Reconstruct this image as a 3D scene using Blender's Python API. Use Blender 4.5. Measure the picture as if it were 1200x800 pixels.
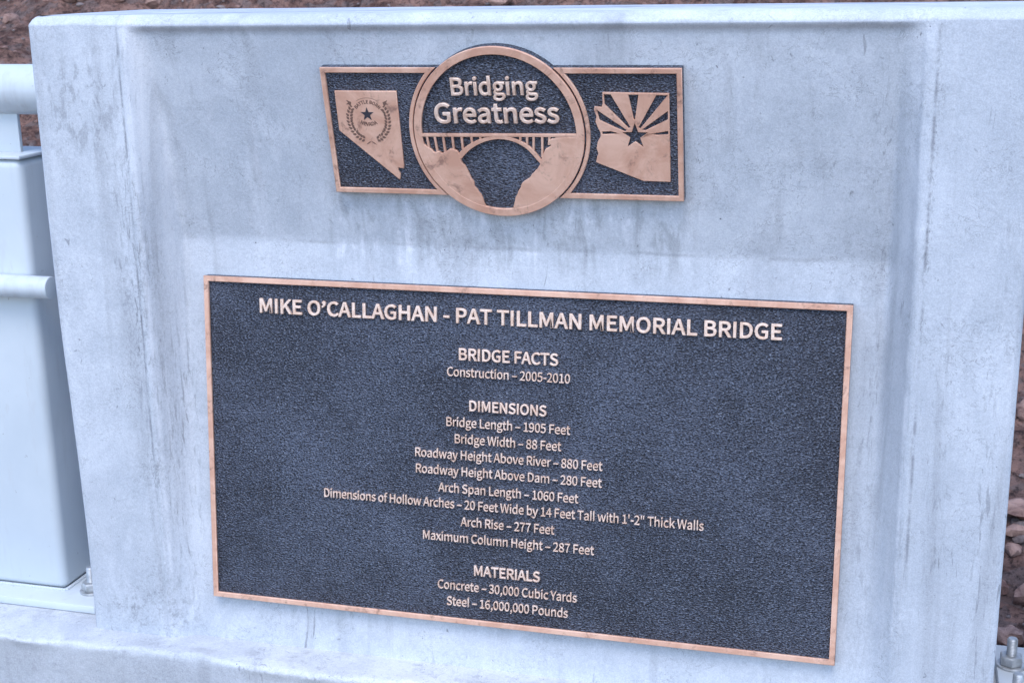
import bpy, bmesh, math, random
from mathutils import Vector, Matrix, noise
R = math.radians
random.seed(7)
for o in list(bpy.data.objects): bpy.data.objects.remove(o, do_unlink=True)
SC = bpy.context.scene
COL = SC.collection

# ------------------------------------------------------------------ camera
cam = bpy.data.cameras.new('camera')
cam.sensor_width = 36.0
cam.lens = 48.33
cam.clip_end = 800
cam.clip_start = 0.05
cam.dof.use_dof = True
cam.dof.focus_distance = 2.5
cam.dof.aperture_fstop = 14.0
camo = bpy.data.objects.new('camera', cam); COL.objects.link(camo)
rx, up, fw = (Vector((0.96407, 0.26515, -0.01591)), Vector((-0.05408, 0.25456, 0.96554)), Vector((-0.26007, 0.92999, -0.25976)))
camo.matrix_world = Matrix(((rx.x, up.x, -fw.x, 0), (rx.y, up.y, -fw.y, -2.3), (rx.z, up.z, -fw.z, 1.5156), (0, 0, 0, 1)))
SC.camera = camo

# ------------------------------------------------------------------ sky, sun, exposure
SUN_EL, SUN_AZ = R(60), R(172)            # azimuth clockwise from +Y (north): 180 = from the camera's side
w = bpy.data.worlds.new('World'); SC.world = w; w.use_nodes = True
nt = w.node_tree
bg = nt.nodes['Background']
sky = nt.nodes.new('ShaderNodeTexSky'); sky.sky_type = 'NISHITA'; sky.sun_disc = False
sky.sun_elevation = SUN_EL; sky.sun_rotation = SUN_AZ
sky.air_density = 1.0; sky.dust_density = 0.8; sky.ozone_density = 2.4
nt.links.new(sky.outputs[0], bg.inputs[0]); bg.inputs[1].default_value = 0.15
sl = bpy.data.lights.new('sun', 'SUN'); sl.energy = 0.5; sl.angle = R(28); sl.color = (1.0, 0.96, 0.92)
so = bpy.data.objects.new('sun', sl); COL.objects.link(so)
d = Vector((math.sin(SUN_AZ) * math.cos(SUN_EL), math.cos(SUN_AZ) * math.cos(SUN_EL), math.sin(SUN_EL)))
so.rotation_euler = d.to_track_quat('Z', 'Y').to_euler(); so.location = d * 30
SC.view_settings.view_transform = 'Standard'; SC.view_settings.look = 'None'
SC.view_settings.gamma = 1.0; SC.view_settings.use_curve_mapping = False
SC.view_settings.exposure = 1.64

# ------------------------------------------------------------------ node helpers
class N:
    """a small expression wrapper round shader nodes"""
    def __init__(s, name):
        s.m = bpy.data.materials.new(name); s.m.use_nodes = True
        s.t = s.m.node_tree; s.b = s.t.nodes['Principled BSDF']
        s.co = s.t.nodes.new('ShaderNodeTexCoord').outputs['Object']
    def put(s, sock, v):
        if isinstance(v, bpy.types.NodeSocket): s.t.links.new(v, sock)
        else: sock.default_value = v
    def math(s, op, a, b=0.0, c=0.0, clamp=False):
        n = s.t.nodes.new('ShaderNodeMath'); n.operation = op; n.use_clamp = clamp
        for i, v in enumerate((a, b, c)): s.put(n.inputs[i], v)
        return n.outputs[0]
    def mul(s, a, b): return s.math('MULTIPLY', a, b)
    def add(s, a, b): return s.math('ADD', a, b)
    def scale(s, v):
        n = s.t.nodes.new('ShaderNodeVectorMath'); n.operation = 'MULTIPLY'
        s.put(n.inputs[0], s.co); n.inputs[1].default_value = v
        return n.outputs[0]
    def off(s, vec, v):
        n = s.t.nodes.new('ShaderNodeVectorMath'); n.operation = 'ADD'
        s.put(n.inputs[0], vec); n.inputs[1].default_value = v
        return n.outputs[0]
    def noise(s, vec, scale, detail=4.0, rough=0.55, dist=0.0):
        n = s.t.nodes.new('ShaderNodeTexNoise'); s.put(n.inputs['Vector'], vec)
        n.inputs['Scale'].default_value = scale; n.inputs['Detail'].default_value = detail
        n.inputs['Roughness'].default_value = rough; n.inputs['Distortion'].default_value = dist
        return n.outputs['Fac']
    def voro(s, vec, scale, feature='F1', out='Distance'):
        n = s.t.nodes.new('ShaderNodeTexVoronoi'); n.feature = feature
        s.put(n.inputs['Vector'], vec); n.inputs['Scale'].default_value = scale
        return n.outputs[out]
    def step(s, v, a, b, lo=0.0, hi=1.0):
        n = s.t.nodes.new('ShaderNodeMapRange'); n.interpolation_type = 'SMOOTHSTEP'
        s.put(n.inputs[0], v)
        for i, x in enumerate((a, b, lo, hi)): n.inputs[i + 1].default_value = x
        return n.outputs[0]
    def mix(s, f, a, b, mode='MIX'):
        n = s.t.nodes.new('ShaderNodeMix'); n.data_type = 'RGBA'; n.blend_type = mode
        s.put(n.inputs[0], f)
        s.put(n.inputs[6], a if not isinstance(a, tuple) else a + (1,) * (4 - len(a)))
        s.put(n.inputs[7], b if not isinstance(b, tuple) else b + (1,) * (4 - len(b)))
        return n.outputs[2]
    def xyz(s):
        n = s.t.nodes.new('ShaderNodeSeparateXYZ'); s.put(n.inputs[0], s.co); return n.outputs
    def bump(s, h, strength, dist, prev=None):
        n = s.t.nodes.new('ShaderNodeBump'); s.put(n.inputs['Height'], h)
        n.inputs['Strength'].default_value = strength; n.inputs['Distance'].default_value = dist
        if prev is not None: s.put(n.inputs['Normal'], prev)
        return n.outputs[0]
    def band(s, x, c, wd):     # 1 at x == c, fading to 0 at a distance wd
        return s.step(s.math('ABSOLUTE', s.math('SUBTRACT', x, c)), 0.0, wd, 1.0, 0.0)
    def span(s, x, a, b, e):   # 1 between a and b, soft ends of width e
        return s.mul(s.step(x, a - e, a + e), s.step(x, b - e, b + e, 1.0, 0.0))
    def done(s, color=None, rough=None, metal=None, normal=None, spec=None):
        for k, v in (('Base Color', color), ('Roughness', rough), ('Metallic', metal), ('Normal', normal), ('Specular IOR Level', spec)):
            if v is not None: s.put(s.b.inputs[k], v if not (isinstance(v, tuple) and len(v) == 3) else v + (1,))
        return s.m

def concrete(name, lo, hi, stains, rough=1.0):
    n = N(name)
    X, Y, Z = n.xyz()
    big = n.noise(n.co, 3.2, 7, 0.66)
    mid = n.noise(n.co, 14, 5, 0.65)
    fine = n.noise(n.co, 130, 4, 0.7)
    col = n.mix(n.step(n.add(n.mul(big, .6), n.mul(mid, .4)), .36, .64), lo, hi)
    blot = n.noise(n.off(n.scale((1, 1, .8)), (11.3, 2.2, 6.1)), 1.7, 4, .55, .3)
    col = n.mix(n.step(blot, .40, .62, .0, .30), col, (.36, .385, .43))
    # cloudy cement-paste patches
    cl = n.step(n.noise(n.scale((1, 1, .6)), 5.5, 6, .62, .8), .50, .66)
    col = n.mix(n.mul(cl, .45), col, (.60, .615, .65))
    # broad run-down streaks
    st = n.noise(n.scale((16, 16, .9)), 1.0, 5, .6, .6)
    col = n.mix(n.mul(n.step(st, .52, .72), .30), col, (.20, .20, .215))
    col = n.mix(n.mul(n.step(n.noise(n.off(n.scale((20, 20, .7)), (3.1, 0, 1.7)), 1.0, 5, .6, .4), .56, .74), .32), col, (.58, .58, .61))
    # scuffs: thin short marks
    sc = n.mul(n.step(n.noise(n.scale((55, 55, 7)), 1.0, 4, .6, 1.2), .63, .70), n.step(n.noise(n.co, 5, 3), .50, .62))
    col = n.mix(n.mul(sc, .60), col, (.16, .16, .17))
    # wavering hairline marks and pits
    mk = n.noise(n.off(n.scale((30, 30, 38)), (9.2, 4.4, 2.2)), 1.0, 6, .62, 1.6)
    hl = n.mul(n.step(n.math('ABSOLUTE', n.math('SUBTRACT', mk, .5)), .004, .012, 1, 0), n.step(n.noise(n.off(n.co, (5, 0, 3)), 7.5, 4, .6), .47, .60))
    col = n.mix(n.mul(hl, .55), col, (.17, .17, .18))
    pits = n.mul(n.step(n.noise(n.scale((80, 80, 60)), 1.0, 5, .65, .5), .64, .70), n.step(n.noise(n.co, 3.5, 4), .45, .6))
    col = n.mix(n.mul(pits, .8), col, (.19, .19, .205))
    if stains:
        grit = n.step(n.noise(n.scale((120, 120, 15)), 1.0, 6, .7, .5), .52, .63)
        grit2 = n.step(n.noise(n.scale((240, 240, 110)), 1.0, 4, .65, .3), .50, .62)
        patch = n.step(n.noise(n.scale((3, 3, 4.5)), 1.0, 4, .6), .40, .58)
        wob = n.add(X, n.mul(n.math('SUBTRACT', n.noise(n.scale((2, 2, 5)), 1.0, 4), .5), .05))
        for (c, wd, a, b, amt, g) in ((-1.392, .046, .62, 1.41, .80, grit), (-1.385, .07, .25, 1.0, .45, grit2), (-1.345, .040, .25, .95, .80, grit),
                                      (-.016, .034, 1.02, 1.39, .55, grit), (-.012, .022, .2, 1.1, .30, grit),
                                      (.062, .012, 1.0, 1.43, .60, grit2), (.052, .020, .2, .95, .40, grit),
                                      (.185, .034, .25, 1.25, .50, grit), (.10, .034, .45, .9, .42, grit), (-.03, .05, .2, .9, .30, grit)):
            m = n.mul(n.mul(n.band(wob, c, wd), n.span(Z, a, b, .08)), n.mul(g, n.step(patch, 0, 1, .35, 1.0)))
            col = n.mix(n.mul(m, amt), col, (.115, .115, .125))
        # pale lime bloom down the left chamfer
        lime = n.mul(n.band(wob, -1.354, .036), n.span(Z, .45, 1.44, .1))
        col = n.mix(n.mul(lime, n.step(st, .35, .6, .75, .25)), col, (.74, .72, .73))
        # worn pale edges of the form beads
        for cx in (-1.3715, .0425):
            col = n.mix(n.mul(n.mul(n.band(X, cx, .005), n.span(Z, .3, 1.42, .05)), n.step(mid, .42, .58, .1, .6)), col, (.66, .665, .69))
        for cx in (-1.3885, .0600):
            col = n.mix(n.mul(n.mul(n.band(X, cx, .0045), n.span(Z, .5, 1.42, .05)), n.step(n.noise(n.scale((9, 9, 16)), 1, 5, .7), .42, .58, .05, .62)), col, (.15, .15, .165))
        # grime and pale drips below the round sign
        under = n.mul(n.span(X, -1.02, -.33, .04), n.span(Z, .985, 1.135, .045))
        drip = n.add(n.mul(n.noise(n.scale((34, 34, 1.8)), 1.0, 5, .6, .4), .7), n.mul(n.noise(n.co, 40, 5, .7), .3))
        col = n.mix(n.mul(under, n.step(drip, .50, .62, .0, .36)), col, (.155, .155, .16))
        col = n.mix(n.mul(under, n.step(drip, .48, .38, .0, .60)), col, (.70, .70, .74))
        # rough dirt where the left pilaster meets the kerb
        foot = n.mul(n.span(X, -1.52, -1.33, .05), n.span(Z, .19, .30, .05))
        col = n.mix(n.mul(foot, n.mul(n.step(n.noise(n.co, 60, 8, .75, .1), .50, .60), .42)), col, (.15, .15, .16))
        # dark rough patches on the upper left pilaster, and forming tool marks
        ul = n.mul(n.span(X, -1.55, -1.40, .03), n.span(Z, 1.18, 1.38, .05))
        col = n.mix(n.mul(ul, n.mul(n.step(n.noise(n.scale((46, 46, 20)), 1, 6, .72, .3), .50, .60), .42)), col, (.19, .19, .205))
        # casting join just above the plaque
        jn = n.mul(n.band(n.add(Z, n.mul(n.math('SUBTRACT', n.noise(n.co, 18, 4), .5), .012)), 1.0235, .006), n.span(X, -1.32, -.01, .02))
        col = n.mix(n.mul(jn, n.step(n.noise(n.co, 7, 3), .46, .64, 0, .38)), col, (.22, .22, .23))
    if not stains:            # shade of the kerb's upright face, painted into its colour
        face_shade = n.mul(n.step(n.add(Z, n.mul(n.math('SUBTRACT', n.noise(n.co, 25, 5, .7), .5), .02)), .196, .183, 0, 1), n.step(mid, .3, .6, .55, 1.0))
        col = n.mix(n.mul(face_shade, .42), col, (.23, .235, .255))
        chip = n.step(n.noise(n.co, 38, 6, .72), .55, .66)
        col = n.mix(n.mul(chip, .35), col, (.26, .26, .28))
    # air holes
    vd = n.voro(n.co, 42); hole = n.mul(n.step(n.add(vd, n.mul(fine, .06)), .07, .11, 1, 0), n.step(n.noise(n.co, 6, 3), .60, .64))
    col = n.mix(n.mul(hole, .8), col, (.06, .06, .07))
    col = n.mix(.08, col, n.mix(n.step(fine, .3, .7), (.12, .12, .13), (.75, .75, .75)), 'OVERLAY')
    pore = n.step(n.add(n.voro(n.co, 120), n.mul(mid, .10)), .12, .16, 1, 0)
    col = n.mix(n.mul(pore, n.step(n.noise(n.co, 11, 4, .7), .48, .62, 0, .55)), col, (.12, .12, .13))
    sand = n.step(n.noise(n.co, 420, 2, .6), .38, .62)
    col = n.mix(.10, col, n.mix(sand, (.10, .10, .11), (.80, .80, .80)), 'OVERLAY')
    nb = n.bump(n.add(n.mul(big, 1.0), n.mul(mid, .35 * rough)), .35, .010)
    nb = n.bump(n.math('SUBTRACT', n.add(fine, n.mul(st, .6)), n.mul(hole, 2.0)), .30, .0016, nb)
    return n.done(col, n.step(mid, .3, .7, .72, .9), 0.0, nb, .35)

M = {}
M['concrete'] = concrete('weathered concrete', (.43, .45, .485), (.53, .545, .575), True)
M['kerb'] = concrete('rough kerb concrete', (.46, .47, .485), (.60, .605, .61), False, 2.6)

def bronze():
    n = N('brushed bronze')
    a = n.noise(n.co, 16, 6, .65, .6); b = n.noise(n.co, 55, 5, .7); c = n.noise(n.scale((1, 6, 1)), 60, 3)
    col = n.mix(n.step(a, .35, .68), (.60, .325, .225), (.76, .470, .345))
    spots = n.mul(n.step(n.noise(n.off(n.co, (.7, .2, 0)), 24, 6, .7, 1.0), .52, .66), n.step(b, .42, .6))
    col = n.mix(n.mul(spots, .70), col, (.20, .105, .080))
    return n.done(col, n.step(b, .3, .7, .42, .62), .25, n.bump(n.add(b, n.mul(c, .5)), .25, .0006), .5)
M['bronze'] = bronze()
def rubbed():
    n = N('rubbed bright bronze'); b = n.noise(n.co, 70, 5, .7)
    return n.done(n.mix(n.step(b, .35, .65), (.66, .445, .335), (.82, .625, .515)), n.step(b, .3, .7, .38, .55), .3, n.bump(b, .2, .0005), .5)
M['letters'] = rubbed()

def field(name, sc, dist):
    n = N(name)
    a = n.noise(n.co, 2.4, 5, .6); b = n.noise(n.co, 11, 4, .6)
    g = n.noise(n.scale((1, 1.55, 1)), sc, 1.5, .5, .25)
    dust = n.step(n.add(n.mul(a, .65), n.mul(b, .35)), .38, .66)
    col = n.mix(dust, (.027, .032, .049), (.074, .086, .122))  # dusty clouding, its contrast also painting in a broad sheen
    col = n.mix(n.step(g, .36, .47, .9, 0), col, (.004, .005, .009))
    col = n.mix(n.mul(n.step(n.noise(n.off(n.scale((1, 2.2, 1)), (4.2, 1.1, 0)), 7, 5, .65), .56, .72), .45), col, (.010, .012, .020))
    col = n.mix(n.step(g, .54, .67, 0, .60), col, (.18, .205, .265))      # highlights on the high grain, painted into the colour
    return n.done(col, n.step(g, .4, .7, .50, .34), .15, n.bump(g, 1.0, dist), .6)
M['field'] = field('dark pebbled bronze ground', 255, .0065)
M['seal'] = N('engraved dark lines').done((.17, .095, .070), .6, .2)
M['star'] = N('dark sunk star').done((.035, .030, .040), .6, .1)

def painted(name, c, c2):
    n = N(name)
    a = n.noise(n.co, 3, 5, .6); b = n.noise(n.scale((5, 5, .8)), 3, 5, .65)
    f = n.noise(n.co, 90, 4, .7)
    col = n.mix(n.step(a, .35, .7), c, c2)
    col = n.mix(n.mul(n.step(b, .54, .74), .38), col, (.36, .365, .375))
    dust = n.mul(n.step(n.noise(n.scale((30, 30, 6)), 1, 6, .72, .3), .54, .68), n.step(a, .4, .6))
    col = n.mix(n.mul(dust, .30), col, (.40, .36, .33))
    chip = n.step(n.noise(n.co, 60, 3, .6), .70, .73)
    col = n.mix(n.mul(chip, .6), col, (.25, .24, .24))
    return n.done(col, n.step(f, .3, .7, .34, .46), 0.0, n.bump(n.add(n.mul(a, 1.0), n.mul(f, .12)), .12, .004), .5)
M['paint'] = painted('pale painted steel', (.49, .53, .56), (.55, .585, .61))

def zinc():
    n = N('galvanised zinc')
    v = n.voro(n.co, 160, 'F1', 'Color'); a = n.noise(n.co, 60, 4, .6)
    col = n.mix(n.step(a, .3, .7), (.32, .33, .34), (.50, .51, .52))
    return n.done(col, .48, .55, n.bump(a, .3, .001), .5)
M['zinc'] = zinc()

def earth():
    n = N('gravelly red brown soil')
    a = n.noise(n.co, .9, 6, .65, .4); b = n.noise(n.co, 9, 8, .72, .5); c = n.noise(n.co, 46, 6, .75)
    v = n.voro(n.co, 26, 'F1', 'Distance'); vc = n.voro(n.co, 26, 'F1', 'Color')
    col = n.mix(n.step(b, .34, .66), (.10, .050, .040), (.43, .245, .19))
    col = n.mix(n.step(a, .48, .66, 0, .5), col, (.42, .275, .24))
    sepn = n.t.nodes.new('ShaderNodeSeparateColor'); n.put(sepn.inputs[0], vc)
    col = n.mix(n.mul(n.step(sepn.outputs[0], .55, .95), .6), col, (.25, .195, .18))
    col = n.mix(n.step(c, .36, .52, .75, 0), col, (.030, .022, .024))
    nb = n.bump(b, 1.0, .10); nb = n.bump(n.math('SUBTRACT', c, n.mul(v, .7)), .9, .03, nb)
    return n.done(col, .95, 0.0, nb, .2)
M['earth'] = earth()
def stone(name, c1, c2):
    n = N(name)
    b = n.noise(n.co, 14, 7, .7, .5); c = n.noise(n.co, 70, 5, .7)
    col = n.mix(n.step(b, .35, .65), c1, c2)
    return n.done(col, .92, 0.0, n.bump(n.add(b, n.mul(c, .4)), .8, .02), .25)
M['stone'] = stone('mauve brown rock', (.15, .080, .066), (.47, .295, .235))
M['stone_pale'] = stone('pale rock', (.14, .105, .098), (.28, .22, .20))
def paving():
    n = N('broom finished paving')
    a = n.noise(n.co, 2, 5, .6); b = n.noise(n.scale((1, 30, 1)), 6, 3)
    return n.done(n.mix(n.step(a, .3, .7), (.50, .495, .49), (.58, .575, .565)), .9, 0.0, n.bump(b, .3, .004), .3)
M['paving'] = paving()

# ------------------------------------------------------------------ object helpers
def link(name, me, mat, parent=None, loc=None):
    o = bpy.data.objects.new(name, me); COL.objects.link(o)
    if mat is not None:
        me.materials.clear(); me.materials.append(mat)
    if parent is not None: o.parent = parent
    if loc is not None: o.location = loc
    return o
def tag(o, label=None, cat=None, group=None, kind=None):
    for k, v in (('label', label), ('category', cat), ('group', group), ('kind', kind)):
        if v: o[k] = v
    return o
def empty(name, loc, rot=(0, 0, 0)):
    o = bpy.data.objects.new(name, None); o.empty_display_size = .1
    COL.objects.link(o); o.location = loc; o.rotation_euler = rot
    return o
def smooth(me, ang=None):
    for p in me.polygons: p.use_smooth = True
    if ang is not None: me.set_sharp_from_angle(angle=R(ang))
    return me
def from_bm(name, bm, mat, parent=None, loc=None, ang=35):
    me = bpy.data.meshes.new(name); bmesh.ops.recalc_face_normals(bm, faces=bm.faces); bm.to_mesh(me); bm.free()
    if ang: smooth(me, ang)
    return link(name, me, mat, parent, loc)
def bm_box(bm, x0, x1, y0, y1, z0, z1, bev=0.0, seg=2):
    r = bmesh.ops.create_cube(bm, size=1.0)
    for v in r['verts']:
        v.co = Vector((x0 + (v.co.x + .5) * (x1 - x0), y0 + (v.co.y + .5) * (y1 - y0), z0 + (v.co.z + .5) * (z1 - z0)))
    if bev:
        ed = list({e for v in r['verts'] for e in v.link_edges})
        bmesh.ops.bevel(bm, geom=ed, offset=bev, segments=seg, profile=.5, affect='EDGES')
def bm_cyl(bm, p0, p1, r, seg=40, r2=None, bev=0.0):
    p0, p1 = Vector(p0), Vector(p1); ax = p1 - p0
    q = ax.to_track_quat('Z', 'Y').to_matrix().to_4x4(); q.translation = (p0 + p1) / 2
    res = bmesh.ops.create_cone(bm, cap_ends=True, segments=seg, radius1=r, radius2=r if r2 is None else r2, depth=ax.length, matrix=q)
    if bev:
        ed = [e for e in {e for v in res['verts'] for e in v.link_edges} if any(len(f.verts) > 4 for f in e.link_faces)]
        bmesh.ops.bevel(bm, geom=ed, offset=bev, segments=3, profile=.5, affect='EDGES')

def relief(name, polys, t0, t1, mat, parent, bev=.0008, inset=True):
    """flat shapes (outer outlines and holes) in the parent's x, y plane, raised from t0 to t1 with a rounded edge"""
    cu = bpy.data.curves.new(name, 'CURVE'); cu.dimensions = '2D'; cu.fill_mode = 'BOTH'
    for P in polys:
        s = cu.splines.new('POLY'); s.points.add(len(P) - 1); s.use_cyclic_u = True
        for i, (x, y) in enumerate(P): s.points[i].co = (x, y, 0, 1)
    cu.bevel_depth = bev; cu.bevel_resolution = 1; cu.offset = -bev if inset else 0.0
    cu.extrude = (t1 - t0) / 2 - bev
    tmp = bpy.data.objects.new(name, cu); COL.objects.link(tmp)
    bpy.context.view_layer.update()
    me = bpy.data.meshes.new_from_object(tmp.evaluated_get(bpy.context.evaluated_depsgraph_get()))
    bpy.data.objects.remove(tmp, do_unlink=True); bpy.data.curves.remove(cu)
    me.name = name
    me.transform(Matrix.Translation((0, 0, (t0 + t1) / 2)))
    smooth(me, 50)
    return link(name, me, mat, parent)

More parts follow.
